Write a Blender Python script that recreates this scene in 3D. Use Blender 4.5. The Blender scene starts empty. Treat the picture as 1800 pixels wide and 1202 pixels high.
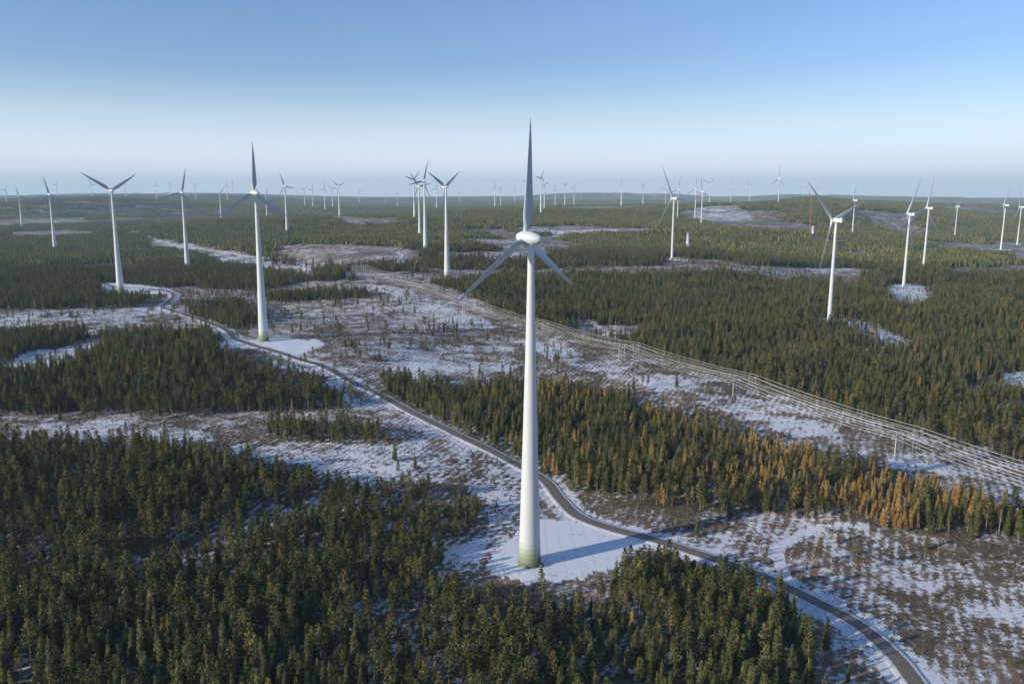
import bpy, math, random, time
import numpy as np
from mathutils import Vector, Matrix
random.seed(7); rng=np.random.default_rng(11)
T0=time.time()
sc=bpy.context.scene
sc.view_settings.view_transform='Standard'; sc.view_settings.look='None'; sc.view_settings.exposure=0
F=1400.0; CH=155.0; PITCH=math.atan(259/F)
SUN_EL=math.radians(17); SUN_DIR=Vector((-0.90,-0.435,0)).normalized()

# ---------------------------------------------------------------- survey helpers
def ray(u,v):
    a=(u-900)/F; b=(601-v)/F
    c,s=math.cos(PITCH),math.sin(PITCH)
    return (a, c+b*s, -s+b*c)
def hashn(ix,iy,s):
    v=np.sin(ix*127.1+iy*311.7+s*74.7)*43758.5453
    return v-np.floor(v)
def vnoise(x,y,s=0):
    xi=np.floor(x); yi=np.floor(y); fx=x-xi; fy=y-yi
    fx=fx*fx*(3-2*fx); fy=fy*fy*(3-2*fy)
    a=hashn(xi,yi,s); b=hashn(xi+1,yi,s); c=hashn(xi,yi+1,s); d=hashn(xi+1,yi+1,s)
    return (a*(1-fx)+b*fx)*(1-fy)+(c*(1-fx)+d*fx)*fy
def fbm(x,y,s=0,o=4):
    t=0;amp=.5
    for i in range(o):
        t=t+amp*vnoise(x,y,s+i*3.3); x=x*2.03+11.3; y=y*2.03-7.1; amp*=.5
    return t/(1-.5**o)

# ---------------------------------------------------------------- turbine survey
T=[(931,420,990,'A',0),(464,338,598,'A',0),(212,335,513,'A',60),(330,340,474,'A',14),(97,342,440,'A',-14),
(786,328,488,'A',58),(748,318,440,'A',20),(738,318,412,'A',80),(729,317,388,'A',45),(505,329,410,'A',95),
(39,346,400,'A',-12),(14,345,378,'A',30),(389,338,386,'A',40),(597,326,380,'A',65),(585,330,364,'A',70),
(572,340,378,'A',10),(550,335,368,'A',20),(536,332,362,'A',50),(632,345,367,'A',80),(163,316,350,'A',100),(101,322,350,'A',30),
(222,330,354,'A',0),(276,328,354,'A',0),(300,325,350,'A',45),(345,328,354,'A',70),(400,325,352,'A',0),(410,330,352,'A',15),
(470,352,394,'A',25),(699,345,372,'A',33),(678,344,364,'A',5),(808,342,362,'A',5),(870,328,365,'A',0),(880,332,362,'A',50),
(905,340,362,'A',30),(951,316,380,'A',40),(957,322,372,'A',90),(930,318,376,'A',10),(976,335,366,'A',0),(993,325,362,'A',60),(1009,330,362,'A',20),
(1021,345,362,'A',70),(1092,322,362,'A',0),(1130,328,362,'A',45),(768,335,372,'A',15),
(1457,388,568,'B',70),(1588,378,505,'B',26),(1623,367,472,'B',12),(1181,347,455,'B',-28),(1759,362,440,'B',32),
(1190,352,404,'B',12),(1170,330,362,'B',15),(1222,318,370,'B',5),(1233,326,386,'B',-10),(1247,320,358,'B',50),(1284,330,360,'B',0),(1317,330,360,'B',70),
(1368,312,358,'B',0),(1412,325,356,'B',-5),(1444,325,354,'B',0),(1499,338,402,'B',8),(1679,352,408,'B',60),(1788,364,430,'B',-20),
(1704,384,404,'B',0),(1640,360,378,'B',30),(60,338,352,'A',10),(190,336,352,'A',70),(440,338,353,'A',20),(520,340,356,'A',80),(655,342,356,'A',10),(835,340,356,'A',40),
(250,337,352,'A',30),(315,338,353,'A',80),(365,337,353,'A',10),(640,340,354,'A',40),(720,340,355,'A',20),(125,338,352,'A',50),(1060,340,356,'A',10),(1150,338,356,'A',60)]
HUB={'A':138.,'B':110.}; RAD={'A':46.,'B':64.}
TP=[]
for (u,vh,vb,ty,ph) in T:
    db=ray(u,vb); dh=ray(u,vh)
    y=HUB[ty]/(dh[2]/dh[1]-db[2]/db[1])
    x=db[0]/db[1]*y
    g=CH+db[2]/db[1]*y
    TP.append([x,y,g])
TP[0][2]=0.0
yy=CH/(-ray(931,990)[2]/ray(931,990)[1]); TP[0][1]=yy; TP[0][0]=ray(931,990)[0]/ray(931,990)[1]*yy
cp=[tuple(t) for t in TP]
cp+=[(0,200,0),(150,220,-2),(-150,220,0),(-250,450,8),(200,480,4),(400,420,0),(-100,500,8),(200,640,10),(-500,600,14),(450,700,10)]
cp=np.array(cp); cD=np.hypot(cp[:,0],cp[:,1]); cS=np.maximum(70,0.11*cD)
HILLS=[(1740,4700,30,210,240),(1950,4900,14,420,300),(-900,2700,22,500,160),(900,2500,-22,600,220),(-2200,5200,40,1300,500),
       (300,3300,18,700,200),(-300,2200,-16,500,160),(1500,2900,-25,600,260),(4200,9500,50,1800,900),(-3600,9000,60,2600,900),(700,9500,55,1600,800),(6400,14500,90,2600,1500),(-6500,15500,120,4200,1500),(1500,16500,130,3200,1500),(-1500,12500,70,1800,900)]
def H(x,y):
    x=np.asarray(x,float); y=np.asarray(y,float)
    r=np.hypot(x,y)
    k=np.clip((r-300)/900,0,1)
    k2=np.clip((r-1500)/9000,0,1)
    bg=18*k*k*(3-2*k)+ (24*np.clip((r-1500)/3000,0,1)) - 10*k2
    amp=np.clip((r-700)/6000,0,1)
    bg=bg+amp*(fbm(x/2400,y/1500,2,4)-.5)*140
    num=bg*.06; den=np.full(x.shape,.06)
    big=x.size>2000
    for i in range(len(cp)):
        if big:
            R3=cS[i]*3.2
            ii=np.nonzero((np.abs(x-cp[i,0])<R3)&(np.abs(y-cp[i,1])<R3))
            w=np.exp(-(((x[ii]-cp[i,0])**2+(y[ii]-cp[i,1])**2)/cS[i]**2))
            num[ii]+=w*cp[i,2]; den[ii]+=w
        else:
            w=np.exp(-(((x-cp[i,0])**2+(y-cp[i,1])**2)/cS[i]**2))
            num=num+w*cp[i,2]; den=den+w
    h=num/den
    for hx,hy,hh,sx,sy in HILLS: h=h+hh*np.exp(-((x-hx)/sx)**2-((y-hy)/sy)**2)
    h=h+(fbm(x/60,y/60,5,3)-.5)*np.clip((r-100)/300,0,1)*3.0*np.clip((np.hypot(x-cp[0,0],y-cp[0,1])-30)/60,0,1)
    return h
def h1(x,y): return float(H(np.array([x]),np.array([y]))[0])
def poly(pts):
    # survey rays intersected with the terrain, all corners at once
    d=np.array([ray(*p) for p in pts]); z=np.zeros(len(d))
    for i in range(25):
        t=(CH-z)/(-d[:,2]); x=d[:,0]*t; y=d[:,1]*t; z=z*.5+H(x,y)*.5
    return np.stack([x,y],1)
def G(u,v): return tuple(poly([(u,v)])[0])
def inpoly(x,y,P):
    r=np.zeros(x.shape,bool)
    mn=P.min(0); mx=P.max(0)
    idx=np.nonzero((x>mn[0])&(x<mx[0])&(y>mn[1])&(y<mx[1]))[0]
    if len(idx)==0: return r
    xs=x[idx]; ys=y[idx]; c=np.zeros(len(idx),bool); n=len(P)
    for i in range(n):
        x1,y1=P[i]; x2,y2=P[(i+1)%n]
        if y1==y2: continue
        cond=((y1>ys)!=(y2>ys))&(xs<(x2-x1)*(ys-y1)/(y2-y1)+x1)
        c^=cond
    r[idx]=c
    return r
def catmull(P,step=4.0):
    P=[np.array(p) for p in P]; P=[2*P[0]-P[1]]+P+[2*P[-1]-P[-2]]; out=[]
    for i in range(1,len(P)-2):
        a,b,c,d=P[i-1:i+3]; n=max(2,int(np.linalg.norm(c-b)/step))
        for k in range(n):
            t=k/n
            out.append(.5*((2*b)+(-a+c)*t+(2*a-5*b+4*c-d)*t*t+(-a+3*b-3*c+d)*t**3))
    out.append(P[-2]); return np.array(out)
def pdist(x,y,L,maxd=25):
    d=np.full(x.shape,1e9)
    M=L[::3] if len(L)>40 else L
    if not np.allclose(M[-1],L[-1]): M=np.vstack([M,L[-1]])
    mn=M.min(0)-maxd; mx=M.max(0)+maxd
    I0=np.nonzero((x>mn[0])&(x<mx[0])&(y>mn[1])&(y<mx[1]))[0]
    if len(I0)==0: return d
    xs=x[I0];ys=y[I0]; dd=np.full(len(I0),1e9)
    G_=8
    for g in range(0,len(M)-1,G_):
        S=M[g:g+G_+1]; a0=S.min(0)-maxd; a1=S.max(0)+maxd
        J=np.nonzero((xs>a0[0])&(xs<a1[0])&(ys>a0[1])&(ys<a1[1]))[0]
        if len(J)==0: continue
        xj=xs[J];yj=ys[J];dj=dd[J]
        for i in range(len(S)-1):
            a=S[i];b=S[i+1];ab=b-a;l2=ab@ab+1e-9
            t=np.clip(((xj-a[0])*ab[0]+(yj-a[1])*ab[1])/l2,0,1)
            dj=np.minimum(dj,np.hypot(xj-a[0]-t*ab[0],yj-a[1]-t*ab[1]))
        dd[J]=dj
    d[I0]=dd
    return d

# ---------------------------------------------------------------- plan: roads
road_main=catmull(poly([(1680,1300),(1610,1202),(1570,1152),(1510,1100),(1440,1062),(1330,1010),(1230,975),(1145,948),(1075,930),(1015,907),(985,878),(955,843),(900,812),(820,772),(740,733),(660,690),(590,655),(520,630),(450,609),(415,597),(400,582),(360,565),(312,549),(286,540),(300,528),(303,516),(270,509),(205,505),(175,497)]))
road_b=catmull(poly([(312,549),(350,536),(430,526),(520,508),(590,497),(625,484)]))
road_c=catmull(poly([(625,484),(560,470),(480,455),(420,447),(350,437),(290,425),(240,412),(190,400)]),8)
road_d=catmull(poly([(700,462),(712,450),(705,442),(745,434),(770,425),(765,412),(720,405),(640,398)]),8)
track_e=catmull(poly([(1390,1030),(1375,1000),(1368,965),(1400,945),(1440,928),(1520,925)]),4)
track_f=catmull(poly([(1500,585),(1545,592),(1600,612)]),4)
gravel=[(road_b,3.0),(road_c,3.2),(road_d,3.4)]
corr=poly([(625,478),(700,505),(860,562),(1140,640),(1400,728),(1610,800),(1810,868),(1990,930),(2400,1075)])

# ---------------------------------------------------------------- plan: forest / clearings
FOR=[poly(p) for p in [
 [(-300,775),(100,778),(300,792),(390,802),(400,818),(520,850),(600,862),(700,866),(780,880),(835,905),(815,945),(755,985),(775,1040),(870,1068),(960,1088),(1060,1066),(1095,1025),(1150,1005),(1250,1005),(1330,1035),(1400,1078),(1440,1130),(1450,1202),(1460,1450),(-300,1450)],
 [(180,590),(300,588),(370,595),(372,618),(450,655),(560,682),(615,714),(480,722),(300,735),(150,728),(-300,715),(-300,668),(40,660),(130,635),(180,612)],
 [(-300,588),(0,590),(150,592),(160,600),(60,618),(0,640),(-300,650)],
 [(458,745),(560,750),(660,766),(690,780),(600,778),(480,772)],
 [(665,680),(700,675),(830,678),(1000,682),(1060,694),(1130,716),(1200,732),(1290,768),(1400,804),(1500,830),(1600,858),(1700,888),(1900,930),(1900,955),(1790,942),(1700,937),(1560,928),(1500,908),(1300,897),(1160,900),(1100,880),(1000,854),(900,808),(800,757),(700,708)],
 [(760,500),(900,486),(1150,488),(1450,498),(1560,518),(1560,545),(1650,540),(1650,510),(2100,520),(2100,650),(1750,655),(1750,682),(2100,690),(2100,745),(1700,748),(1720,762),(2100,780),(2100,900),(1800,812),(1700,788),(1560,748),(1400,698),(1200,645),(1130,625),(1000,598),(900,575),(870,545)],
 [(-300,522),(150,514),(270,532),(240,541),(0,545),(-300,548)],
 [(325,545),(430,535),(460,560),(460,572),(400,577),(340,560)],
 [(470,520),(560,512),(640,518),(640,526),(540,530),(470,530)],
 [(-300,440),(60,455),(180,470),(200,490),(120,505),(0,512),(-300,515)],
 [(345,480),(470,478),(540,492),(480,508),(400,512),(350,508)],
]]
SPARSE=poly([(-300,1085),(30,1100),(95,1160),(60,1250),(50,1450),(-300,1450)])
CLR=[poly(p) for p in [
 [(1005,575),(1060,570),(1140,573),(1155,590),(1060,602),(1010,592)],
 [(1500,568),(1550,580),(1610,606),(1600,618),(1530,602),(1490,585)],
 [(1415,562),(1510,562),(1512,576),(1415,578)],
 [(480,432),(700,432),(745,446),(730,468),(600,472),(500,462)],
 [(900,400),(1000,396),(1150,402),(1160,410),(1000,413),(900,410)],
 [(1210,372),(1300,376),(1325,388),(1230,390)],
 [(60,468),(250,462),(260,472),(100,475)],
 [(250,415),(350,430),(470,458),(560,475),(560,492),(470,480),(350,455),(250,432)],
 [(1500,388),(1600,398),(1640,412),(1580,412),(1510,398)],
 [(1130,452),(1200,452),(1290,470),(1290,478),(1180,470)],
 [(1280,468),(1500,470),(1560,480),(1500,492),(1300,486)],
 [(1560,505),(1640,505),(1640,540),(1570,545)],
 [(600,480),(760,478),(780,492),(700,500),(620,494)],
 [(760,445),(900,440),(1000,452),(900,462),(780,458)],
 [(0,408),(120,404),(200,410),(120,418),(0,420)],
 [(560,388),(700,384),(720,392),(600,400)],
 [(1640,470),(1800,466),(1990,476),(1800,484),(1660,482)],
]]
LAR=[poly([(1310,770),(1400,785),(1500,812),(1700,870),(1900,925),(1900,960),(1560,935),(1480,905),(1380,880),(1300,850)])]
LAR2=[poly([(800,690),(1000,680),(1300,770),(1400,800),(1500,905),(1160,900),(1000,850),(900,800)])]
SNOW=[(poly(p),s) for p,s in [
 ([(390,765),(470,775),(690,780),(720,770),(820,800),(920,840),(960,900),(900,960),(840,1000),(760,985),(840,940),(850,880),(780,850),(600,835),(500,815),(400,800)],.73),
 ([(60,735),(300,745),(400,770),(390,800),(250,780),(80,765)],.66),
 ([(600,690),(700,720),(900,815),(960,850),(900,835),(780,780),(640,720)],.73),
 ([(-300,665),(0,655),(60,610),(180,600),(170,615),(60,655),(0,662)],.84),
 ([(-300,545),(0,545),(240,540),(300,550),(290,575),(0,575),(-300,580)],.60),
 ([(620,480),(700,490),(860,555),(1140,625),(1400,705),(1600,770),(1990,900),(1990,960),(1600,830),(1390,760),(1130,680),(1000,640),(860,580),(700,520)],.53),
 ([(640,500),(700,505),(860,565),(870,580),(800,575),(700,530)],.82),
 ([(620,640),(760,635),(910,640),(910,655),(680,665),(600,668)],.70),
 ([(1320,735),(1450,740),(1480,770),(1400,768)],.88),
 ([(1560,805),(1650,810),(1680,835),(1600,830)],.88),
 ([(1100,655),(1200,660),(1220,680),(1130,680)],.85),
 ([(940,610),(1010,612),(1030,625),(960,625)],.85),
 ([(480,640),(620,650),(640,690),(560,670)],.68),
 ([(1150,900),(1560,940),(1800,945),(1990,960),(1990,1400),(1650,1400),(1500,1202),(1450,1080),(1350,1010),(1150,945)],.545),
 ([(900,400),(1160,402),(1160,410),(900,410)],.62),
 ([(480,432),(700,432),(745,446),(730,468),(600,472),(500,462)],.42),
 ([(1210,372),(1300,376),(1325,388),(1230,390)],.6),
 ([(250,415),(350,430),(470,458),(560,475),(560,492),(470,480),(350,455),(250,432)],.57),
 ([(700,600),(900,610),(910,640),(700,640),(480,610)],.56),
 ([(1500,568),(1550,580),(1610,606),(1600,618),(1530,602),(1490,585)],.95),
 ([(1005,575),(1060,570),(1140,573),(1155,590),(1060,602),(1010,592)],.66),
 ([(1565,508),(1635,508),(1620,535),(1575,540)],.9),
 ([(1750,655),(1990,655),(1990,685),(1760,680)],.85),
]]
PADS=[poly(p) for p in [
 [(868,985),(880,955),(925,922),(960,912),(1030,920),(1115,945),(1130,955),(1095,980),(1060,1006),(985,1025),(900,1015),(876,1000)],
 [(372,612),(400,598),(440,598),(560,597),(575,606),(520,628),(450,612)],
 [(160,500),(205,497),(300,508),(305,518),(240,517),(190,514)],
]]
TPa=np.array(TP); TR=np.hypot(TPa[:,0],TPa[:,1])
def near_turb(x,y,rad):
    m=np.zeros(x.shape,bool)
    for (tx,ty,g),r in zip(TP,TR):
        if r<3000: m|=(((x-tx-8)/1.5)**2+(y-ty)**2<rad**2)
    return m
def forest(x,y):
    r=np.hypot(x,y)
    j=np.clip(r/30,14,60)
    xj=x+(fbm(x/16,y/16,21,2)-.5)*j; yj=y+(fbm(x/16,y/16,22,2)-.5)*j
    m=np.zeros(x.shape,bool)
    for P in FOR: m|=inpoly(xj,yj,P)
    far=(r>1330+ (vnoise(x/200,y/200,3)-.5)*250)
    n=fbm(x/420+3,y/700,7,5)
    m|= far & (n>.44)
    side=(np.abs(x)>0.78*y)&(n>.45)
    m|=side
    for P in CLR: m&=~inpoly(xj,yj,P)
    m&=~(fbm(x/38,y/38,17,3)<.24)
    m&=~near_turb(x,y,26)
    for P in PADS: m&=~inpoly(x,y,P)
    return m
def clear_of_roads(x,y,w=7.0):
    ok=pdist(x,y,road_main)>w
    for L,_ in gravel: ok&=pdist(x,y,L)>w
    ok&=pdist(x,y,track_e)>3
    return ok

# ---------------------------------------------------------------- material helpers
def newmat(n):
    m=bpy.data.materials.new(n); m.use_nodes=True
    nt=m.node_tree; b=nt.nodes["Principled BSDF"]; return m,nt,b
def N(nt,t,**k):
    n=nt.nodes.new(t)
    for a,v in k.items(): setattr(n,a,v)
    return n
def plain(n,col,rough=.6,var=.0,scale=1.0):
    m,nt,b=newmat(n); b.inputs['Roughness'].default_value=rough
    if var>0:
        tc=N(nt,'ShaderNodeTexCoord'); no=N(nt,'ShaderNodeTexNoise'); no.inputs['Scale'].default_value=scale; no.inputs['Detail'].default_value=5
        mx=N(nt,'ShaderNodeMix',data_type='RGBA')
        mx.inputs[6].default_value=(*[c*(1-var) for c in col],1); mx.inputs[7].default_value=(*[min(1,c*(1+var)) for c in col],1)
        nt.links.new(tc.outputs['Object'],no.inputs['Vector']); nt.links.new(no.outputs['Fac'],mx.inputs[0]); nt.links.new(mx.outputs[2],b.inputs['Base Color'])
    else: b.inputs['Base Color'].default_value=(*col,1)
    return m
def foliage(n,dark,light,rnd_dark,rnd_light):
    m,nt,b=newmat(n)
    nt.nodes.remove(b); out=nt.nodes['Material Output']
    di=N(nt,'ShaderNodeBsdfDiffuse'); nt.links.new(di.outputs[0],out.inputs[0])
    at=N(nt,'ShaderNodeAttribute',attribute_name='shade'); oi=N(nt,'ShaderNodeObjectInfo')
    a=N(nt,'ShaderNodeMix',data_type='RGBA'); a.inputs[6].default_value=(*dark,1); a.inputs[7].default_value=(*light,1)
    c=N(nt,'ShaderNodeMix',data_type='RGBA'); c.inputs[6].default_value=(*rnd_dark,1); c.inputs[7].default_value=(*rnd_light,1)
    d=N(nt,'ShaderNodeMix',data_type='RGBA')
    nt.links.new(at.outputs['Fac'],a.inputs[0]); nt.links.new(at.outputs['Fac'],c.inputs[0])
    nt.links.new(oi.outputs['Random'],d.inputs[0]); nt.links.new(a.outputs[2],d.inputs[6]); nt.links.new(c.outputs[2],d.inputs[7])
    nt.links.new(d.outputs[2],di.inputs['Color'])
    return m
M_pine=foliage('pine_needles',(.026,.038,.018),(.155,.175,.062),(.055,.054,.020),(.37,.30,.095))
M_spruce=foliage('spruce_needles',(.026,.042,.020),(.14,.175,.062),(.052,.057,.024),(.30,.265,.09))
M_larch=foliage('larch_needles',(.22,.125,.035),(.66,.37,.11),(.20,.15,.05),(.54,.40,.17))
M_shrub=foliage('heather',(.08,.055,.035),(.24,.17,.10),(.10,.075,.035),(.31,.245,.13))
M_bark=plain('pine_bark',(.29,.22,.165),.9,.4,2.0)
M_birch=plain('birch_bark',(.50,.45,.40),.8,.3,3.0)
M_twig=plain('twigs',(.30,.22,.18),.9,.3,3.0)

# ---------------------------------------------------------------- tree meshes
class MB:
    def __init__(s): s.v=[];s.f=[];s.m=[];s.sh=[]
    def face(s,pts,mat,sh):
        b=len(s.v)
        for p in pts: s.v.append(tuple(p)); s.sh.append(sh)
        s.f.append(tuple(range(b,b+len(pts)))); s.m.append(mat)
    def tube(s,a,b,r0,r1,mat,n=5,sh=.5):
        a=Vector(a);b=Vector(b);d=(b-a).normalized()
        u=d.orthogonal().normalized(); w=d.cross(u); base=len(s.v)
        for p,r in ((a,r0),(b,r1)):
            for i in range(n):
                t=2*math.pi*i/n; q=p+(u*math.cos(t)+w*math.sin(t))*r
                s.v.append(tuple(q)); s.sh.append(sh)
        for i in range(n):
            j=(i+1)%n; s.f.append((base+i,base+j,base+n+j,base+n+i)); s.m.append(mat)
    def box(s,c,d,mat,sh=.5):
        x,y,z=c;a,b,e=[k/2 for k in d]; P=[(x+i*a,y+j*b,z+k*e) for k in (-1,1) for j in (-1,1) for i in (-1,1)]
        for q in ((0,2,3,1),(4,5,7,6),(0,1,5,4),(2,6,7,3),(0,4,6,2),(1,3,7,5)): s.face([P[i] for i in q],mat,sh)
    def obj(s,name,mats,smooth=False):
        me=bpy.data.meshes.new(name); me.from_pydata(s.v,[],s.f)
        for m in mats: me.materials.append(m)
        me.polygons.foreach_set('material_index',s.m)
        if smooth: me.polygons.foreach_set('use_smooth',[True]*len(s.f))
        at=me.attributes.new('shade','FLOAT','POINT'); at.data.foreach_set('value',s.sh)
        me.update(); return bpy.data.objects.new(name,me)
def rv(s=1): return Vector((random.gauss(0,s),random.gauss(0,s),random.gauss(0,s)))
def leaf(mb,c,size,mat,sh,flat=.5):
    a=rv(); a.z*=flat; a.normalize(); b=rv(); b.z*=flat; b=(b-a*b.dot(a)).normalized()
    c=Vector(c)
    mb.face([c-a*size*.6-b*size*.3,c+a*size*.7-b*size*.15,c+b*size*.65],mat,sh)
def pine(Ht,crown0,rad,seed):
    random.seed(seed); mb=MB()
    lean=Vector((random.uniform(-.3,.3),random.uniform(-.3,.3),0))
    mb.tube((0,0,-.5),lean*.5+Vector((0,0,Ht*.5)),.17,.12,1); mb.tube(lean*.5+Vector((0,0,Ht*.5)),lean+Vector((0,0,Ht*.96)),.12,.03,1)
    n=58
    for i in range(n):
        t=(i+random.random())/n; z=Ht*(crown0+(1-crown0)*t)
        pr=rad*min(1,.45+t*2.2)*(1-t**1.5)**.85+.12
        th=i*2.4+random.uniform(-.5,.5); rr=pr*random.uniform(.35,1.15)
        ax=lean*(z/Ht); c=ax+Vector((math.cos(th)*rr,math.sin(th)*rr,z))
        if i%2==0: mb.tube(ax+Vector((0,0,z-.35)),c,.04,.015,1,3)
        s=random.uniform(.45,.8)*(1-.35*t); sh0=random.uniform(.05,.75)
        for k in range(13):
            o=rv(.5*s*1.1); o.z*=.6
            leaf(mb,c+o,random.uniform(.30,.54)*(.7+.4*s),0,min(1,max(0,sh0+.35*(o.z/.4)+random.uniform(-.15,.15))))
    return mb.obj('pine_tree',[M_pine,M_bark])
def spruce(Ht,rad,seed,mat=None,sparse=1.0,name='spruce_tree',z0=.1):
    random.seed(seed); mb=MB()
    mb.tube((0,0,-.5),(0,0,Ht*.97),.17,.02,1)
    L=22
    for i in range(L):
        t=i/L; z=Ht*(z0+(1-z0)*t); r=rad*(1-t)**.8+.10
        nb=int((8 if t<.7 else 6)*sparse)
        sh0=random.uniform(.1,.6)
        for j in range(nb):
            th=2*math.pi*j/nb+i*.9+random.uniform(-.3,.3); rl=r*random.uniform(.65,1.2)
            d=Vector((math.cos(th),math.sin(th),0)); sdir=Vector((-d.y,d.x,0)); p0=Vector((0,0,z)); dz=-.28*rl
            w=.26*rl+.12; sh=min(1,max(0,sh0+random.uniform(-.2,.3)))
            tip=p0+d*rl+Vector((0,0,dz)); mid=p0+d*rl*.55+Vector((0,0,dz*.3))
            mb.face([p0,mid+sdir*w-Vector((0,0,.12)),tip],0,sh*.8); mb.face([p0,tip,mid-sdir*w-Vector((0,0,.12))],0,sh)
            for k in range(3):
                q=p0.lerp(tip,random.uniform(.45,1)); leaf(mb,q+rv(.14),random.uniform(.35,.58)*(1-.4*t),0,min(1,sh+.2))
    for k in range(4): leaf(mb,(0,0,Ht*(.95+.015*k)),.3,0,.6,2)
    return mb.obj(name,[mat or M_spruce,M_bark])
def birch(Ht,seed):
    random.seed(seed); mb=MB()
    mb.tube((0,0,-.5),(.15,0,Ht*.6),.12,.08,0); mb.tube((.15,0,Ht*.6),(.1,.1,Ht),.08,.03,0)
    for i in range(26):
        t=.3+.68*i/26; th=i*2.4; p=Vector((.15,0,Ht*t)); l=Ht*.22*(1.15-t)
        q=p+Vector((math.cos(th)*l*.6,math.sin(th)*l*.6,l)); mb.tube(p,q,.035,.012,1,3)
        for k in range(3):
            a=p.lerp(q,random.uniform(.4,1)); mb.tube(a,a+Vector((random.gauss(0,.5),random.gauss(0,.5),random.uniform(.2,.7))),.025,.01,1,3)
    return mb.obj('birch_tree',[M_birch,M_twig])
def shrub(seed):
    random.seed(seed); mb=MB()
    for i in range(26):
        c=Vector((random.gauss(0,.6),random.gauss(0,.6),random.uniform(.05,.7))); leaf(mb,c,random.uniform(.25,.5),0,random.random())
    for i in range(6): mb.tube((0,0,-.1),(random.gauss(0,.5),random.gauss(0,.5),random.uniform(.6,1.3)),.03,.01,1,3)
    return mb.obj('heather_shrub',[M_shrub,M_twig])
def stump(seed):
    random.seed(seed); mb=MB(); mb.tube((0,0,-.2),(0,0,.7),.22,.17,1,7); mb.face([(.17*math.cos(a),.17*math.sin(a),.7) for a in [k*2*math.pi/7 for k in range(7)]],1,.5)
    for i in range(5):
        a=random.random()*6.28; mb.tube((.8*math.cos(a),.8*math.sin(a),.1),(2.4*math.cos(a+.3),2.4*math.sin(a+.3),.2),.07,.03,1,4)
    return mb.obj('cut_stump',[M_shrub,M_twig])
src=[pine(13.5,.34,2.0,1),pine(12,.38,1.85,2),pine(14.5,.40,2.15,3),pine(10.5,.28,1.75,4),
     spruce(14,2.1,5),spruce(12,1.8,6),spruce(10,1.6,7),
     spruce(13.5,1.8,8,M_larch,.85,'larch_tree',.22),spruce(12,1.6,9,M_larch,.75,'larch_tree',.25),
     birch(10,10),birch(8,11),shrub(12),shrub(13),stump(14)]
def scatter(name,objs,x,y,z,kind,scl,tilt=.03):
    c=bpy.data.collections.new(name+'_kinds')
    for o in objs: c.objects.link(o)
    order=sorted(range(len(objs)),key=lambda i:objs[i].name)      # instances are picked in name order
    rank=np.zeros(len(objs),int)
    for r_,i in enumerate(order): rank[i]=r_
    kind=rank[kind]
    me=bpy.data.meshes.new(name); n=len(x); me.vertices.add(n)
    co=np.stack([x,y,z],1).astype(np.float32).ravel(); me.vertices.foreach_set('co',co)
    a=me.attributes.new('kind','INT','POINT'); a.data.foreach_set('value',kind.astype(np.int32))
    a=me.attributes.new('scl','FLOAT_VECTOR','POINT')
    sv=np.stack([scl*rng.uniform(.85,1.18,n),scl*rng.uniform(.85,1.18,n),scl],1).astype(np.float32); a.data.foreach_set('vector',sv.ravel())
    a=me.attributes.new('rot','FLOAT_VECTOR','POINT')
    rvv=np.stack([rng.normal(0,tilt,n),rng.normal(0,tilt,n),rng.uniform(0,6.283,n)],1).astype(np.float32); a.data.foreach_set('vector',rvv.ravel())
    ob=bpy.data.objects.new(name,me); sc.collection.objects.link(ob)
    ng=bpy.data.node_groups.new(name+'_nodes','GeometryNodeTree')
    ng.interface.new_socket('Geometry',in_out='INPUT',socket_type='NodeSocketGeometry'); ng.interface.new_socket('Geometry',in_out='OUTPUT',socket_type='NodeSocketGeometry')
    gi=ng.nodes.new('NodeGroupInput'); go=ng.nodes.new('NodeGroupOutput')
    ip=ng.nodes.new('GeometryNodeInstanceOnPoints'); ci=ng.nodes.new('GeometryNodeCollectionInfo')
    ci.inputs['Collection'].default_value=c; ci.inputs['Separate Children'].default_value=True; ci.inputs['Reset Children'].default_value=True
    def na(nm,dt):
        q=ng.nodes.new('GeometryNodeInputNamedAttribute'); q.data_type=dt; q.inputs['Name'].default_value=nm; return q
    k=na('kind','INT'); s=na('scl','FLOAT_VECTOR'); r=na('rot','FLOAT_VECTOR')
    e=ng.nodes.new('FunctionNodeEulerToRotation')
    L=ng.links.new
    L(gi.outputs[0],ip.inputs['Points']); L(ci.outputs[0],ip.inputs['Instance']); ip.inputs['Pick Instance'].default_value=True
    L(k.outputs[0],ip.inputs['Instance Index']); L(r.outputs[0],e.inputs[0]); L(e.outputs[0],ip.inputs['Rotation']); L(s.outputs[0],ip.inputs['Scale'])
    L(ip.outputs[0],go.inputs[0])
    md=ob.modifiers.new('scatter','NODES'); md.node_group=ng
    print(name,n); return ob

# ---------------------------------------------------------------- place trees
TH=math.radians(40)
def jgrid(step,rmin,rmax,ang=TH,jit=.48):
    xs=np.arange(-rmax*math.sin(ang),rmax*math.sin(ang),step); ys=np.arange(rmin*math.cos(ang)*.8,rmax,step)
    X,Y=np.meshgrid(xs,ys); X=X.ravel();Y=Y.ravel()
    X=X+rng.uniform(-jit,jit,X.size)*step; Y=Y+rng.uniform(-jit,jit,X.size)*step
    r=np.hypot(X,Y); m=(r>rmin)&(r<rmax)&(np.abs(np.arctan2(X,Y))<ang)
    return X[m],Y[m]
X,Y=jgrid(3.75,110,1700,math.radians(41),.6)
m=forest(X,Y)&clear_of_roads(X,Y)
r=np.hypot(X,Y)
dens=fbm(X/30,Y/30,31,3)
m&= (rng.random(X.size) < np.clip(.38+1.05*dens,0,1)) & (rng.random(X.size)<np.clip(1.25-r/4000,.75,1))
m&=~(inpoly(X,Y,SPARSE)&(rng.random(X.size)<.6))
m&=pdist(X,Y,corr,60)>17
X=X[m];Y=Y[m]; n=X.size
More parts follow.
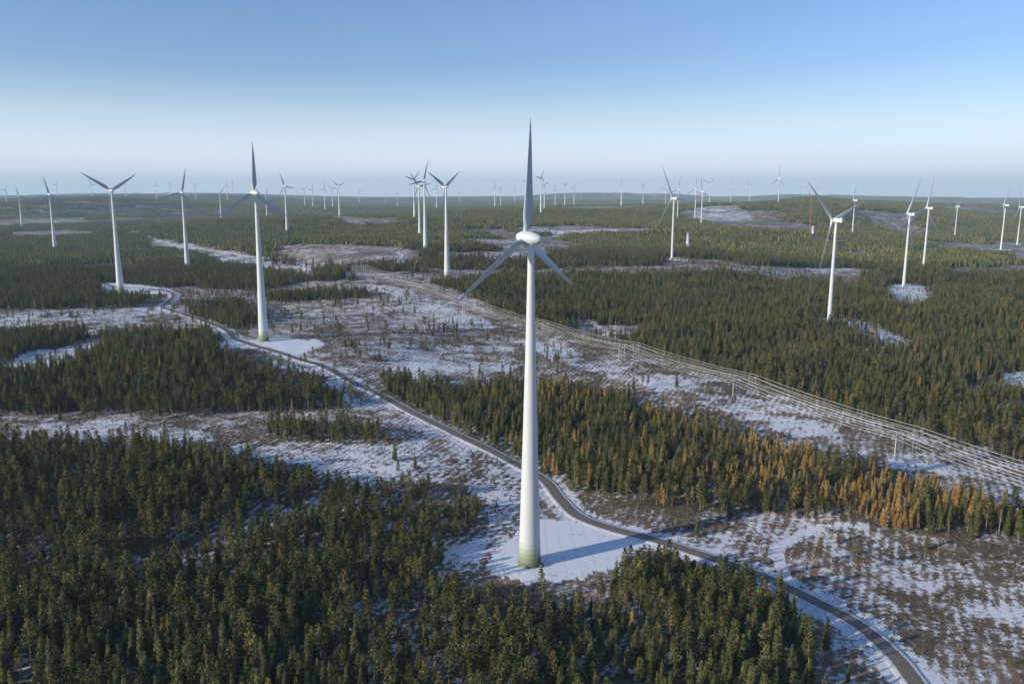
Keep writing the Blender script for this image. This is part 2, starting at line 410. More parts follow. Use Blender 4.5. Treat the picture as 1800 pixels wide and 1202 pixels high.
spr=fbm(X/120,Y/120,41,3)+np.where(Y>560,.12,-.10)+np.where(inpoly(X,Y,FOR[4]),.08,0)
u=rng.random(n)
kind=np.where(rng.random(n)<np.clip((spr-.42)*4,.10,.8), 4+rng.integers(0,3,n), rng.integers(0,4,n))
l1=np.zeros(n,bool)
for P in LAR: l1|=inpoly(X,Y,P)
l2=np.zeros(n,bool)
for P in LAR2: l2|=inpoly(X,Y,P)
pl=np.where(l1,.85*np.clip((fbm(X/22,Y/22,51,3)-.22)*3.4,0,1),np.where(l2,.30*np.clip((fbm(X/20,Y/20,52,2)-.3)*4,0,1),np.where(Y>450,.03,.001)))
kind=np.where(u<pl,7+rng.integers(0,2,n),kind)
kind=np.where((u>.97),9+rng.integers(0,2,n),kind)
scl=(.60+.68*fbm(X/45,Y/45,61,3))*rng.uniform(.62,1.25,n)
scl=np.where(kind>=7,scl*.92,scl)
Z=H(X,Y)
X2,Y2=jgrid(3.3,150,1450,math.radians(39),1.6)
f2=forest(X2,Y2); r2=np.hypot(X2,Y2)
m2=(~f2)&clear_of_roads(X2,Y2,4.6)&(~near_turb(X2,Y2,16))
for P in PADS: m2&=~inpoly(X2,Y2,P)
dn=fbm(X2/45,Y2/45,71,3)*.6+fbm(X2/9,Y2/9,72,2)*.4
m2&=rng.random(X2.size)<np.clip((dn-.30)*2.4,.04,.9)
X2=X2[m2];Y2=Y2[m2];n2=X2.size
u=rng.random(n2); incor=pdist(X2,Y2,corr,60)<20
k2=np.where(u<.52,11+rng.integers(0,2,n2),np.where(u<.80,rng.integers(0,7,n2),np.where(u<.93,9+rng.integers(0,2,n2),13)))
s2=np.where(u<.52,rng.uniform(.3,1.3,n2),np.where(u<.80,rng.uniform(.06,.28,n2),np.where(u<.93,rng.uniform(.15,.5,n2),rng.uniform(.5,1,n2))))
big=(rng.random(n2)<.025+.13*(Y2>540)*np.clip((fbm(X2/70,Y2/70,73,2)-.35)*4,0,1.5))&(~incor)
k2=np.where(big,rng.choice([0,1,2,4,9,9,10],n2),k2); s2=np.where(big,rng.uniform(.45,.95,n2),s2)
Z2=H(X2,Y2)
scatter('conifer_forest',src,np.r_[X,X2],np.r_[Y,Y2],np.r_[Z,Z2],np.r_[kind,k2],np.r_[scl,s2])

def patch(size,nt,seed,lod,hs=1.0):
    random.seed(seed); mb=MB()
    for i in range(nt):
        x=random.gauss(0,size*.30) if i%3 else random.uniform(-.5,.5)*size; y=random.gauss(0,size*.30) if i%3 else random.uniform(-.5,.5)*size
        h=random.uniform(6,14.5)*hs; rr=random.uniform(1.5,2.4)*(1.25 if lod else 1); sh=random.random()
        layers=3 if lod==0 else 2
        for l in range(layers):
            z0=h*(.15+.27*l) if lod==0 else h*(.1+.4*l); z1=min(h,z0+h*.5) if l<layers-1 else h
            r0=rr*(1-.27*l) if lod==0 else rr*(1-.4*l); ns=6 if lod==0 else 4; a0=random.random()*6
            ap=(x,y,z1)
            for k in range(ns):
                a=a0+6.283*k/ns; b=a0+6.283*(k+1)/ns; q=random.uniform(.75,1.2)
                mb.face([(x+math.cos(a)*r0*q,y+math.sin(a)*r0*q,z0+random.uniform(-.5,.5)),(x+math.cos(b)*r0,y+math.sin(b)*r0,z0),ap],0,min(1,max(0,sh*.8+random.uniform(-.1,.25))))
        if lod==0: mb.tube((x,y,-1),(x,y,h*.3),.15,.12,1,3)
    return mb.obj('forest_stand',[M_spruce if seed%2 else M_pine,M_bark])
mids=[patch(36,50,s,0,1.1) for s in (1,2,3,4,5)]
X,Y=jgrid(24,1680,5200,math.radians(38))
m=forest(X,Y)&clear_of_roads(X,Y,16); X=X[m];Y=Y[m]
scatter('distant_forest',mids,X,Y,H(X,Y)-.5,rng.integers(0,5,X.size),rng.uniform(.75,1.1,X.size),.0)
fars=[patch(110,150,s,1,1.1) for s in (1,2,3,4)]
X,Y=jgrid(90,5150,22000,math.radians(37))
n=fbm(X/900+3,Y/1800,7,4); m=(n>.40); X=X[m];Y=Y[m]
scatter('horizon_forest',fars,X,Y,H(X,Y)-2,rng.integers(0,4,X.size),rng.uniform(.8,1.2,X.size),.0)
print('trees',time.time()-T0)

# ---------------------------------------------------------------- ground sheet
fine=np.radians(np.linspace(-40,40,820)); coarse=np.radians(np.arange(44,320,4.)); th=np.r_[fine,coarse]
nr=760; rr=np.exp(np.linspace(math.log(25),math.log(27000),nr)); nth=len(th)
R,A=np.meshgrid(rr,th,indexing='ij'); GX=(R*np.sin(A)).ravel(); GY=(R*np.cos(A)).ravel()
GZ=H(GX,GY)
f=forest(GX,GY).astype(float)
pad=np.zeros(GX.shape)
pjx=GX+(fbm(GX/7,GY/7,95,2)-.5)*9; pjy=GY+(fbm(GX/7,GY/7,96,2)-.5)*9
for P in PADS: pad=np.maximum(pad,inpoly(pjx,pjy,P))
pad=np.maximum(pad,near_turb(pjx,pjy,17).astype(float))
rG=np.hypot(GX,GY)
snow=np.full(GX.shape,.48)-.12*np.clip((rG-1300)/1500,0,1)
snow+= (fbm(GX/150,GY/150,81,3)-.5)*.5
jx=GX+(vnoise(GX/12,GY/12,91)-.5)*14; jy=GY+(vnoise(GX/12,GY/12,92)-.5)*14
for P,s in SNOW:
    i=inpoly(jx,jy,P); snow=np.where(i,s+(fbm(GX/40,GY/40,83,2)-.5)*.55,snow)
d=pdist(GX,GY,road_main); snow=np.where(d<9,np.maximum(snow,.82),snow)
for L,w in gravel:
    d=pdist(GX,GY,L); snow=np.where(d<7,np.maximum(snow,.70),snow)
for L in (track_e,track_f):
    d=pdist(GX,GY,L); snow=np.where(d<2.6,1.0,snow)
snow=np.where(f>.5,.42,snow)
snow=np.where(pad>.5,.95,snow)
i0=np.arange(nr-1)[:,None]*nth+np.arange(nth)[None,:]; j1=np.roll(np.arange(nth),-1)
i1=np.arange(nr-1)[:,None]*nth+j1[None,:]
quads=np.stack([i0,i1,i1+nth,i0+nth],-1).reshape(-1,4)
me=bpy.data.meshes.new('ground'); nv=GX.size; me.vertices.add(nv+1)
co=np.stack([np.r_[GX,0],np.r_[GY,0],np.r_[GZ,0]],1).astype(np.float32)
me.vertices.foreach_set('co',co.ravel())
nq=len(quads); tri=np.stack([np.arange(nth),np.full(nth,nv),j1],-1)
loops=np.r_[quads[:,::-1].ravel(),tri[:,::-1].ravel()].astype(np.int32)
me.loops.add(len(loops)); me.polygons.add(nq+nth)
me.loops.foreach_set('vertex_index',loops)
starts=np.r_[np.arange(nq)*4,nq*4+np.arange(nth)*3].astype(np.int32); me.polygons.foreach_set('loop_start',starts)
me.polygons.foreach_set('loop_total',np.r_[np.full(nq,4),np.full(nth,3)].astype(np.int32))
me.polygons.foreach_set('use_smooth',np.ones(nq+nth,bool))
for nm,arr in (('snow',snow),('forest',f),('pad',pad)):
    a=me.attributes.new(nm,'FLOAT','POINT'); a.data.foreach_set('value',np.r_[arr,0].astype(np.float32))
me.update(calc_edges=True)
ground=bpy.data.objects.new('ground',me); sc.collection.objects.link(ground)
print('ground',time.time()-T0)
m,nt,b=newmat('snowy_heath'); L=nt.links.new
geo=N(nt,'ShaderNodeNewGeometry')
def noise(scale,det=5,rough=.6):
    q=N(nt,'ShaderNodeTexNoise'); q.inputs['Scale'].default_value=scale; q.inputs['Detail'].default_value=det; q.inputs['Roughness'].default_value=rough; L(geo.outputs['Position'],q.inputs['Vector']); return q
def math_(op,a,bb,c=None):
    q=N(nt,'ShaderNodeMath',operation=op)
    for i,v in enumerate((a,bb,c)):
        if v is None: continue
        if isinstance(v,(int,float)): q.inputs[i].default_value=v
        else: L(v,q.inputs[i])
    return q.outputs[0]
def mix(fac,a,bb):
    q=N(nt,'ShaderNodeMix',data_type='RGBA')
    if isinstance(fac,(int,float)): q.inputs[0].default_value=fac
    else: L(fac,q.inputs[0])
    for i,v in ((6,a),(7,bb)):
        if isinstance(v,tuple): q.inputs[i].default_value=(*v,1)
        else: L(v,q.inputs[i])
    return q.outputs[2]
def sstep(v,lo,hi):
    q=N(nt,'ShaderNodeMapRange',interpolation_type='SMOOTHSTEP'); L(v,q.inputs['Value']); q.inputs['From Min'].default_value=lo; q.inputs['From Max'].default_value=hi; return q.outputs['Result']
aS=N(nt,'ShaderNodeAttribute',attribute_name='snow').outputs['Fac']; aF=N(nt,'ShaderNodeAttribute',attribute_name='forest').outputs['Fac']; aP=N(nt,'ShaderNodeAttribute',attribute_name='pad').outputs['Fac']
n1=noise(.45,7,.78).outputs['Fac']; n2=noise(.08,6,.65).outputs['Fac']; n3=noise(.02,4,.55).outputs['Fac']
mp=N(nt,'ShaderNodeMapping'); mp.inputs['Rotation'].default_value=(0,0,math.radians(25)); L(geo.outputs['Position'],mp.inputs['Vector'])
wv=N(nt,'ShaderNodeTexWave'); wv.inputs['Scale'].default_value=.075; wv.inputs['Distortion'].default_value=6; wv.inputs['Detail'].default_value=3; wv.inputs['Detail Scale'].default_value=.4; L(mp.outputs[0],wv.inputs['Vector'])
def cen(v,k): return math_('MULTIPLY',math_('SUBTRACT',v,.5),k)
t=math_('ADD',cen(n1,2.4),cen(n2,1.4))
t=math_('ADD',t,cen(n3,.8)); t=math_('ADD',t,cen(wv.outputs['Fac'],.22))
t=math_('ADD',t,aS)
mask=sstep(t,.46,.76)
b1=mix(sstep(n2,.35,.65),(.17,.115,.075),(.34,.26,.17))
b2=mix(sstep(n1,.4,.62),(.095,.078,.045),b1)
b3=mix(sstep(n3,.38,.62),b2,mix(.5,b1,(.25,.165,.12)))
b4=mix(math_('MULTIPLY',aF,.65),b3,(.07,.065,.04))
snowc=mix(sstep(n1,.3,.7),(.72,.75,.80),(.84,.85,.87))
trk=N(nt,'ShaderNodeTexWave'); trk.inputs['Scale'].default_value=.05; trk.inputs['Distortion'].default_value=9; trk.inputs['Detail'].default_value=2; trk.inputs['Detail Scale'].default_value=.15; L(geo.outputs['Position'],trk.inputs['Vector'])
snowc=mix(math_('MULTIPLY',aP,math_('MULTIPLY',sstep(trk.outputs['Fac'],.90,.98),.16)),snowc,(.45,.42,.40))
snowm=math_('MAXIMUM',math_('MULTIPLY',mask,.95),math_('MULTIPLY',aP,sstep(n2,.30,.42)))
colr=mix(snowm,b4,snowc)
L(colr,b.inputs['Base Color']); b.inputs['Roughness'].default_value=.85; b.inputs['Specular IOR Level'].default_value=.2
bp=N(nt,'ShaderNodeBump'); bp.inputs['Strength'].default_value=.8; bp.inputs['Distance'].default_value=.8
L(math_('MULTIPLY',n1,math_('SUBTRACT',1.0,math_('MULTIPLY',aP,.8))),bp.inputs['Height']); L(bp.outputs[0],b.inputs['Normal'])
me.materials.append(m)

# ---------------------------------------------------------------- roads
M_shoulder=plain('snowy_verge',(.62,.62,.62),.9,.35,.35)
def roadmat(name,base,snowf):
    m,nt,b=newmat(name); geo=N(nt,'ShaderNodeNewGeometry'); at=N(nt,'ShaderNodeAttribute',attribute_name='across')
    no=N(nt,'ShaderNodeTexNoise'); no.inputs['Scale'].default_value=.8; no.inputs['Detail'].default_value=6; nt.links.new(geo.outputs['Position'],no.inputs['Vector'])
    cr=N(nt,'ShaderNodeValToRGB'); e=cr.color_ramp; e.elements[0].position=0; e.elements[0].color=(.30,)*3+(1,); e.elements[1].position=1; e.elements[1].color=(.85,)*3+(1,)
    for p,v in ((.18,.05),(.3,.0),(.6,.0),(.82,.2)): q=e.elements.new(p); q.color=(v,v,v,1)
    nt.links.new(at.outputs['Fac'],cr.inputs['Fac'])
    ad=N(nt,'ShaderNodeMath',operation='ADD'); nt.links.new(cr.outputs[0],ad.inputs[0]); nt.links.new(no.outputs['Fac'],ad.inputs[1])
    mr=N(nt,'ShaderNodeMapRange'); nt.links.new(ad.outputs[0],mr.inputs['Value']); mr.inputs['From Min'].default_value=.8-snowf; mr.inputs['From Max'].default_value=1.15-snowf
    c1=N(nt,'ShaderNodeMix',data_type='RGBA'); c1.inputs[6].default_value=(*[c*.8 for c in base],1); c1.inputs[7].default_value=(*[c*1.25 for c in base],1); nt.links.new(no.outputs['Fac'],c1.inputs[0])
    c2=N(nt,'ShaderNodeMix',data_type='RGBA'); nt.links.new(mr.outputs[0],c2.inputs[0]); nt.links.new(c1.outputs[2],c2.inputs[6]); c2.inputs[7].default_value=(.68,.69,.70,1)
    nt.links.new(c2.outputs[2],b.inputs['Base Color']); b.inputs['Roughness'].default_value=.8
    return m
M_asph=roadmat('worn_asphalt',(.17,.14,.115),0); M_grav=roadmat('gravel_road',(.30,.245,.195),.08)
def mkroad(L,hw,name,mat):
    d=np.gradient(L,axis=0); d/=np.linalg.norm(d,axis=1)[:,None]+1e-9; nx=np.stack([-d[:,1],d[:,0]],1)
    offs=[-hw-3.0,-hw-.9,-hw,-hw*.5,0,hw*.5,hw,hw+.9,hw+3.0]; zo=[-.6,.40,.45,.5,.53,.5,.45,.40,-.6]; ac=[1.3,1.1,1,.5,0,.5,1,1.1,1.3]
    V=[];S=[]
    hc=H(L[:,0],L[:,1])
    for o,z,a in zip(offs,zo,ac):
        P=L+nx*o; hz=H(P[:,0],P[:,1]); hh=hc if abs(o)<hw+1 else hz
        V.append(np.stack([P[:,0],P[:,1],hh+z],1)); S.append(np.full(len(L),a))
    k=len(offs); n=len(L); V=np.stack(V,1).reshape(-1,3); S=np.stack(S,1).ravel()
    fs=[];mi=[]
    for i in range(n-1):
        for j in range(k-1): fs.append((i*k+j+1,i*k+j,(i+1)*k+j,(i+1)*k+j+1)); mi.append(1 if j in (0,1,k-3,k-2) else 0)
    me=bpy.data.meshes.new(name); me.from_pydata(V.tolist(),[],fs); me.materials.append(mat); me.materials.append(M_shoulder)
    me.polygons.foreach_set('material_index',mi); a=me.attributes.new('across','FLOAT','POINT'); a.data.foreach_set('value',S.astype(np.float32))
    me.polygons.foreach_set('use_smooth',[True]*len(fs)); me.update()
    o=bpy.data.objects.new(name,me); sc.collection.objects.link(o)
mkroad(road_main,3.2,'asphalt_road',M_asph)
for L_,w in gravel: mkroad(L_,w,'gravel_road',M_grav)

# ---------------------------------------------------------------- wind turbines
def white(n,c):
    m,nt,b=newmat(n); b.inputs['Roughness'].default_value=.45
    tc=N(nt,'ShaderNodeTexCoord'); mpn=N(nt,'ShaderNodeMapping'); mpn.inputs['Scale'].default_value=(1.2,1.2,.06)
    no=N(nt,'ShaderNodeTexNoise'); no.inputs['Scale'].default_value=1; no.inputs['Detail'].default_value=4
    nt.links.new(tc.outputs['Object'],mpn.inputs[0]); nt.links.new(mpn.outputs[0],no.inputs['Vector'])
    mx=N(nt,'ShaderNodeMix',data_type='RGBA'); mx.inputs[6].default_value=(*[q*.86 for q in c],1); mx.inputs[7].default_value=(*[min(q*1.08,.85) for q in c],1)
    nt.links.new(no.outputs['Fac'],mx.inputs[0]); nt.links.new(mx.outputs[2],b.inputs['Base Color']); return m
M_tower=white('tower_paint',(.66,.68,.67)); M_blade=white('blade_gelcoat',(.46,.50,.54)); M_dark=plain('dark_metal',(.08,.08,.09),.5)
M_blade_w=white('white_blade_gelcoat',(.76,.78,.80))
greens=[plain('green_ring_%d'%i,c,.5,.12,1.5) for i,c in enumerate([(.17,.20,.10),(.25,.29,.17),(.34,.38,.25),(.45,.49,.36),(.56,.60,.50)])]
def lathe(prof,n,name,mats,matf,axis='z'):
    V=[];Fc=[];mi=[]
    for (r,z) in prof:
        for i in range(n):
            a=2*math.pi*i/n; V.append((r*math.cos(a),r*math.sin(a),z) if axis=='z' else (z,r*math.cos(a),r*math.sin(a)))
    for k in range(len(prof)-1):
        for i in range(n):
            j=(i+1)%n; Fc.append((k*n+i,k*n+j,(k+1)*n+j,(k+1)*n+i)); mi.append(matf(k))
    Fc.append(tuple(range(n))[::-1]); mi.append(matf(0)); Fc.append(tuple((len(prof)-1)*n+i for i in range(n))); mi.append(matf(len(prof)-2))
    me=bpy.data.meshes.new(name); me.from_pydata(V,[],Fc)
    for m_ in mats: me.materials.append(m_)
    me.polygons.foreach_set('material_index',mi); me.polygons.foreach_set('use_smooth',[len(f)==4 for f in Fc]); me.update(); return me
def rA(z): t=z/136; return 4.75*(1-t)**1.35*.62+4.75*.38*(1-t)+1.25*t**.8
profA=[(5.0,-1.5),(5.0,.25),(rA(.25),.26)]
zs=[0.3,2.2,4.2,6.2,8.3,10.5]+list(np.arange(14,136,3.8))+[136]
for z in zs: profA.append((rA(z),z))
profA.append((1.45,136.4))
def mfA(k):
    z=profA[min(k,len(profA)-1)][1]
    if k<2: return 6
    for i,lim in enumerate((2.2,4.2,6.2,8.3,10.5)):
        if z<lim-.05: return 1+i
    return 0
meTA=lathe(profA,36,'tower',[M_tower]+greens+[plain('foundation',(.20,.19,.18),.9,.2,1)],mfA)
zsB=[-1,0,.1]+list(np.linspace(1,107.5,9)); profB=[(2.3-1.0*max(0,z)/107.5 if z>0 else 3.2,z) for z in zsB]
meTB=lathe(profB,28,'tower',[M_tower],lambda k:0)
prA=[]
for i in range(21):
    t=i/20; x=-6.2+12.4*t; r=2.75*math.sqrt(max(0,1-((t-.60)/(.60 if t<.6 else .40))**2))
    prA.append((max(r,.02),x))
meNA=lathe(prA,28,'nacelle',[M_tower],lambda k:0,'x')
def boxmesh(name,parts,mats,bev=.25):
    import bmesh
    bm=bmesh.new()
    for c,d,mi in parts:
        g=bmesh.ops.create_cube(bm,size=1); vs=g['verts']
        for v in vs: v.co=Vector((v.co.x*d[0]+c[0],v.co.y*d[1]+c[1],v.co.z*d[2]+c[2]))
        for f_ in set(f for v in vs for f in v.link_faces): f_.material_index=mi
    if bev: bmesh.ops.bevel(bm,geom=bm.edges[:],offset=bev,segments=2,affect='EDGES')
    me=bpy.data.meshes.new(name); bm.to_mesh(me); bm.free()
    for q in mats: me.materials.append(q)
    return me
meNB=boxmesh('nacelle',[((-2.5,0,.3),(11,3.8,4),0),((-6.0,0,2.9),(2.6,2.6,1.1),0)],[M_tower],.3)
mbn=MB(); mbn.box((-1.6,0,2.62),(1.6,1.1,.5),0); mbn.tube((-3.2,0,1.9),(-3.2,0,4.2),.07,.05,0,5); mbn.tube((-3.2,-.6,3.9),(-3.2,.6,3.9),.05,.05,0,5)
meHat=mbn.obj('roof_hatch',[M_dark]).data
def blade(R,chord,root):
    V=[];Fc=[]; st=[0,.03,.07,.12,.18,.26,.36,.48,.60,.72,.84,.93,.985,1.0]; n=12
    for t in st:
        z=1.6+(R-1.6)*t
        if t<.04: c=root*1.0; th=root
        elif t<.14: k=(t-.04)/.10; c=root*(1-k)+chord*k; th=root*(1-k)+chord*.30*k
        else: k=(t-.14)/.86; c=chord*(1-k)**.9*.88+chord*.12*(1-k**8)+.12; th=c*(.28-.12*k)
        tw=math.radians(24*(1-t)**2+6)
        for i in range(n):
            a=2*math.pi*i/n; ex=math.cos(a); ey=math.sin(a)
            cx=ex*c/2-(0 if t<.04 else c*.18); cy=ey*th/2*(1 if t<.06 else 1-.45*(-ex*.5+.5))
            X_=cy*math.cos(tw)+cx*math.sin(tw); Y_=cx*math.cos(tw)-cy*math.sin(tw)
            V.append((X_ + 0.9*t*t*R/46,Y_,z))
    for k in range(len(st)-1):
        for i in range(n):
            j=(i+1)%n; Fc.append((k*n+i,k*n+j,(k+1)*n+j,(k+1)*n+i))
    Fc.append(tuple((len(st)-1)*n+i for i in range(n)))
    return V,Fc
def rotor(R,chord,root,name,hubr,mat):
    V,Fc=blade(R,chord,root); AV=[];AF=[]
    for k in range(3):
        a=math.radians(120*k); b0=len(AV)
        for (x,y,z) in V: AV.append((x,y*math.cos(a)-z*math.sin(a),y*math.sin(a)+z*math.cos(a)))
        AF+= [tuple(i+b0 for i in f_) for f_ in Fc]
    if hubr:
        n=18; b0=len(AV); pr=[(1.7,-1.4),(1.9,-.6),(1.9,.6),(1.6,1.5),(1.0,2.2),(.05,2.6)]
        for r_,x in pr:
            for i in range(n): t=2*math.pi*i/n; AV.append((x,r_*math.cos(t),r_*math.sin(t)))
        for k in range(len(pr)-1):
            for i in range(n): j=(i+1)%n; AF.append((b0+k*n+i,b0+k*n+j,b0+(k+1)*n+j,b0+(k+1)*n+i))
    me=bpy.data.meshes.new(name); me.from_pydata(AV,[],AF); me.materials.append(mat)
    me.polygons.foreach_set('use_smooth',[True]*len(AF)); me.update(); return me
meRA=rotor(46,4.7,2.0,'rotor',False,M_blade); meRB=rotor(64,3.8,2.4,'rotor',True,M_blade_w)
def child(par,me,name,loc=(0,0,0),rot=(0,0,0)):
    o=bpy.data.objects.new(name,me); sc.collection.objects.link(o); o.parent=par; o.location=loc; o.rotation_euler=rot; return o
random.seed(5)
for k,(t,p) in enumerate(zip(T,TP)):
    ty=t[3]; x,y=p[0],p[1]; g=h1(x,y)
    e=bpy.data.objects.new('wind_turbine',None); sc.collection.objects.link(e); e.location=(x,y,g)
    yaw=(143.1 if ty=='A' else 128)+(0 if k==0 else random.uniform(-7,7)); yr=math.radians(yaw)
    child(e,meTA if ty=='A' else meTB,'tower')
    hz=HUB[ty]; nl=(0.9*math.cos(yr) if ty=='A' else 0,0.9*math.sin(yr) if ty=='A' else 0,hz); nr_=(0,math.radians(-4),yr)
    child(e,meNA if ty=='A' else meNB,'nacelle',nl,nr_)
    if ty=='A' and y<2000: child(e,meHat,'roof_hatch',nl,nr_)
    off=2.9 if ty=='A' else 5.0
    ro=child(e,meRA if ty=='A' else meRB,'rotor',(off*math.cos(yr),off*math.sin(yr),hz+.25))
    ro.rotation_mode='QUATERNION'
    ro.rotation_quaternion=(Matrix.Rotation(yr,3,'Z')@Matrix.Rotation(math.radians(-4),3,'Y')@Matrix.Rotation(math.radians(t[4]),3,'X')).to_quaternion()
    if y<1300:
        s=1 if ty=='A' else .55
        dm=boxmesh('entrance',[((0,-4.72*s-.05,2.6),(1.4,.5,2.4),0),((0,-4.72*s-.9,.7),(1.8,1.6,1.3),0)],[M_dark],.04)
        child(e,dm,'entrance',(0,0,0),(0,0,math.radians(60)))

# ---------------------------------------------------------------- unfinished towers and crane
M_or=plain('crane_paint',(.50,.17,.06),.5,.15,.3); M_wire=plain('conductor_aluminium',(.74,.72,.67),.5); M_post=plain('weathered_pole',(.62,.59,.55),.8,.2,1)
def at(u,v,D):
    d=ray(u,v); y=D; x=d[0]/d[1]*y; return x,y
for (u,v,D,hh) in ((1209,430,1900,39),(1428,420,2150,30)):
    x,y=at(u,v,D); me=lathe([(4.2,-2),(4.0,0),(3.6,hh*.5),(3.2,hh-1),(3.35,hh-.9),(3.35,hh)],28,'unfinished_turbine_tower',[M_tower],lambda k:0)
    o=bpy.data.objects.new('unfinished_turbine_tower',me); sc.collection.objects.link(o); o.location=(x,y,h1(x,y))
mb=MB()
def lattice(p0,p1,w,mb,seg=6):
    p0=Vector(p0);p1=Vector(p1);d=(p1-p0);L_=d.length;d.normalize();u=d.orthogonal().normalized();v=d.cross(u); n=int(L_/seg)
    cs=[(u+v)*w/2,(u-v)*w/2,(-u-v)*w/2,(-u+v)*w/2]
    for c in cs: mb.tube(p0+c,p1+c,.28,.28,0,4)
    for i in range(n):
        a=p0+d*L_*i/n; b=p0+d*L_*(i+1)/n
        for k in range(4): mb.tube(a+cs[k],b+cs[(k+1)%4],.14,.14,0,3)
mb.box((0,0,2),(9,9,2.4),0); mb.box((0,0,4.8),(7,5,3.2),0); mb.box((-6,0,4.6),(4,5,3),1)
for s in (-1,1): mb.box((0,s*4.4,.9),(10,1.6,1.8),1)
lattice((2,0,5),(4,0,118),3,mb); lattice((4,0,118),(22,0,150),2,mb); mb.tube((-6,0,8),(4,0,118),.15,.15,1,3); mb.tube((22,0,150),(22,0,60),.15,.15,1,3)
crane=mb.obj('crawler_crane',[M_or,M_dark]); sc.collection.objects.link(crane); x,y=at(1423,420,2150); crane.location=(x,y,h1(x,y)); crane.rotation_euler=(0,0,math.radians(100))
crane.scale=(.8,.8,.8)

# ---------------------------------------------------------------- power lines
def along(L,off,step):
    d=np.gradient(L,axis=0); d/=np.linalg.norm(d,axis=1)[:,None]; nx=np.stack([-d[:,1],d[:,0]],1); P=L+nx*off
    seg=np.linalg.norm(np.diff(P,axis=0),axis=1); s=np.r_[0,np.cumsum(seg)]
    q=np.arange(step*.2,s[-1],step); return np.stack([np.interp(q,s,P[:,0]),np.interp(q,s,P[:,1])],1)
mb=MB()
for sx in (-3.2,0,3.2): mb.tube((0,sx,-1),(0,sx,13.5 if sx else 12.5),.30,.21,0,7)
mb.box((0,0,12.6),(.35,12,.45),0)
for a,b_ in (((0,-3.2,4),(0,0,10)),((0,0,4),(0,-3.2,10)),((0,3.2,4),(0,0,10)),((0,0,4),(0,3.2,10))): mb.tube(a,b_,.08,.08,0,4)
for yy_ in (-5.2,0,5.2): mb.tube((0,yy_,12.5),(0,yy_,11.2),.12,.12,1,6)
for sx in (-1,1): mb.tube((0,sx*3.2,13.4),(0,sx*3.2,14.6),.08,.05,0,4)
pyl=mb.obj('power_pylon',[M_post,plain('insulator_glass',(.25,.3,.28),.2)])
C2=catmull(list(corr),20)
for li,off in enumerate((-9,6)):
    P=along(C2,off,138); tops=[]
    for i,(x,y) in enumerate(P):
        a=P[min(i+1,len(P)-1)]-P[max(i-1,0)]; an=math.atan2(a[1],a[0]); g=h1(x,y)
        o=pyl if (i==0 and li==0) else bpy.data.objects.new('power_pylon',pyl.data); sc.collection.objects.link(o); o.location=(x,y,g); o.rotation_euler=(0,0,an)
        nx=np.array([-math.sin(an),math.cos(an)])
        tops.append([(x+nx[0]*w,y+nx[1]*w,g+(11.2 if abs(w)!=3.2 else 14.6)) for w in (-5.2,0,5.2,-3.2,3.2)])
    cu=bpy.data.curves.new('power_line_wires','CURVE'); cu.dimensions='3D'; cu.bevel_depth=.10; cu.bevel_resolution=0
    for w in range(5):
        sp=cu.splines.new('POLY'); pts=[]
        for i in range(len(tops)-1):
            a=Vector(tops[i][w]);b_=Vector(tops[i+1][w])
            for k in range(8):
                t_=k/8; q=a.lerp(b_,t_); q.z-=(3.0 if w<3 else 1.8)*4*t_*(1-t_); pts.append(q)
        pts.append(Vector(tops[-1][w])); sp.points.add(len(pts)-1)
        for i,q in enumerate(pts): sp.points[i].co=(*q,1)
    o=bpy.data.objects.new('power_line_wires',cu); sc.collection.objects.link(o); cu.materials.append(M_wire)

# ---------------------------------------------------------------- site containers
cols=[(.05,.25,.28),(.35,.05,.04),(.5,.5,.5),(.06,.2,.35)]
for i,(u,v) in enumerate(((1522,586),(1532,589),(1560,596),(1572,601))):
    mb=MB(); mb.box((0,0,1.4),(6,2.4,2.5),0)
    for k in range(12):
        for s in (-1,1): mb.box((-2.75+k*.5,s*1.23,1.4),(.22,.07,2.2),0)
    for s in (-.6,.6): mb.box((3.03,s,1.4),(.07,1.1,2.2),1)
    mb.box((0,0,.1),(5.8,2.2,.3),1)
    o=mb.obj('shipping_container',[plain('container_paint_%d'%i,cols[i],.5),M_dark]); sc.collection.objects.link(o); x,y=G(u,v); o.location=(x,y,h1(x,y)); o.rotation_euler=(0,0,.4*i)

# ---------------------------------------------------------------- haze: a thin real scattering air layer (neutral extinction)
mbx=boxmesh('haze_layer',[((0,12000,200),(44000,32000,900),0)],[],0)
hz=bpy.data.objects.new('haze_layer',mbx); sc.collection.objects.link(hz)
mh=bpy.data.materials.new('haze_air'); mh.use_nodes=True; nt=mh.node_tree; nt.nodes.clear()
o_=nt.nodes.new('ShaderNodeOutputMaterial'); vs=nt.nodes.new('ShaderNodeVolumeScatter'); va=nt.nodes.new('ShaderNodeVolumeAbsorption'); ad=nt.nodes.new('ShaderNodeAddShader')
HC=(.62,.84,1,1); HD=5.5e-5
vs.inputs['Color'].default_value=HC; vs.inputs['Density'].default_value=HD; vs.inputs['Anisotropy'].default_value=0
va.inputs['Color'].default_value=HC; va.inputs['Density'].default_value=HD
nt.links.new(vs.outputs[0],ad.inputs[0]); nt.links.new(va.outputs[0],ad.inputs[1]); nt.links.new(ad.outputs[0],o_.inputs['Volume']); mbx.materials.append(mh)

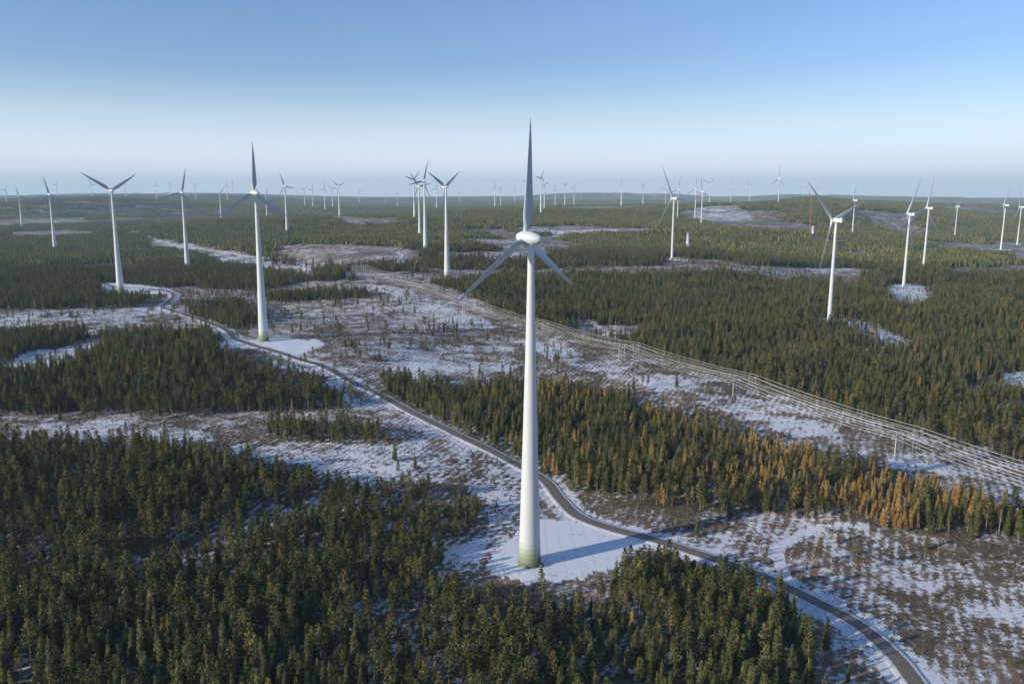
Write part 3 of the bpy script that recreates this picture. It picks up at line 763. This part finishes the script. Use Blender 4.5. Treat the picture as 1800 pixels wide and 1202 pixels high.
# ---------------------------------------------------------------- sky, sun, camera
w=bpy.data.worlds.new('World'); sc.world=w; w.use_nodes=True; nt=w.node_tree; bg=nt.nodes['Background']
sk=nt.nodes.new('ShaderNodeTexSky'); sk.sky_type='NISHITA'; sk.sun_disc=False; sk.sun_elevation=SUN_EL; sk.sun_rotation=math.atan2(SUN_DIR.x,SUN_DIR.y)%(2*math.pi)
sk.altitude=200; sk.air_density=1.0; sk.dust_density=.4; sk.ozone_density=3.0
mul=nt.nodes.new('ShaderNodeMix'); mul.data_type='RGBA'; mul.blend_type='MULTIPLY'; mul.inputs[0].default_value=1; mul.inputs[7].default_value=(.88,.92,1.08,1)
tc=nt.nodes.new('ShaderNodeTexCoord'); sep=nt.nodes.new('ShaderNodeSeparateXYZ'); nt.links.new(tc.outputs['Generated'],sep.inputs[0])
mr=nt.nodes.new('ShaderNodeMapRange'); mr.interpolation_type='SMOOTHERSTEP'; mr.inputs['From Min'].default_value=-.03; mr.inputs['From Max'].default_value=.17; mr.inputs['To Min'].default_value=.97; mr.inputs['To Max'].default_value=0
nt.links.new(sep.outputs['Z'],mr.inputs['Value'])
hm=nt.nodes.new('ShaderNodeMix'); hm.data_type='RGBA'; hm.inputs[7].default_value=(7.4,8.0,8.6,1)
nt.links.new(mr.outputs[0],hm.inputs[0]); nt.links.new(sk.outputs[0],mul.inputs[6]); nt.links.new(mul.outputs[2],hm.inputs[6]); nt.links.new(hm.outputs[2],bg.inputs[0]); bg.inputs[1].default_value=.15
s=bpy.data.lights.new('sun','SUN'); s.energy=5; s.angle=math.radians(.5); s.color=(1,.91,.77)
so=bpy.data.objects.new('sun',s); sc.collection.objects.link(so)
dv=Vector((SUN_DIR.x*math.cos(SUN_EL),SUN_DIR.y*math.cos(SUN_EL),math.sin(SUN_EL))); so.rotation_euler=dv.to_track_quat('Z','Y').to_euler()
cam=bpy.data.cameras.new('camera'); co_=bpy.data.objects.new('camera',cam); sc.collection.objects.link(co_); sc.camera=co_
cam.sensor_width=36; cam.lens=36*F/1800; cam.clip_start=1; cam.clip_end=80000
co_.location=(0,0,CH); co_.rotation_euler=(math.pi/2-PITCH,0,0)
print('done',time.time()-T0)
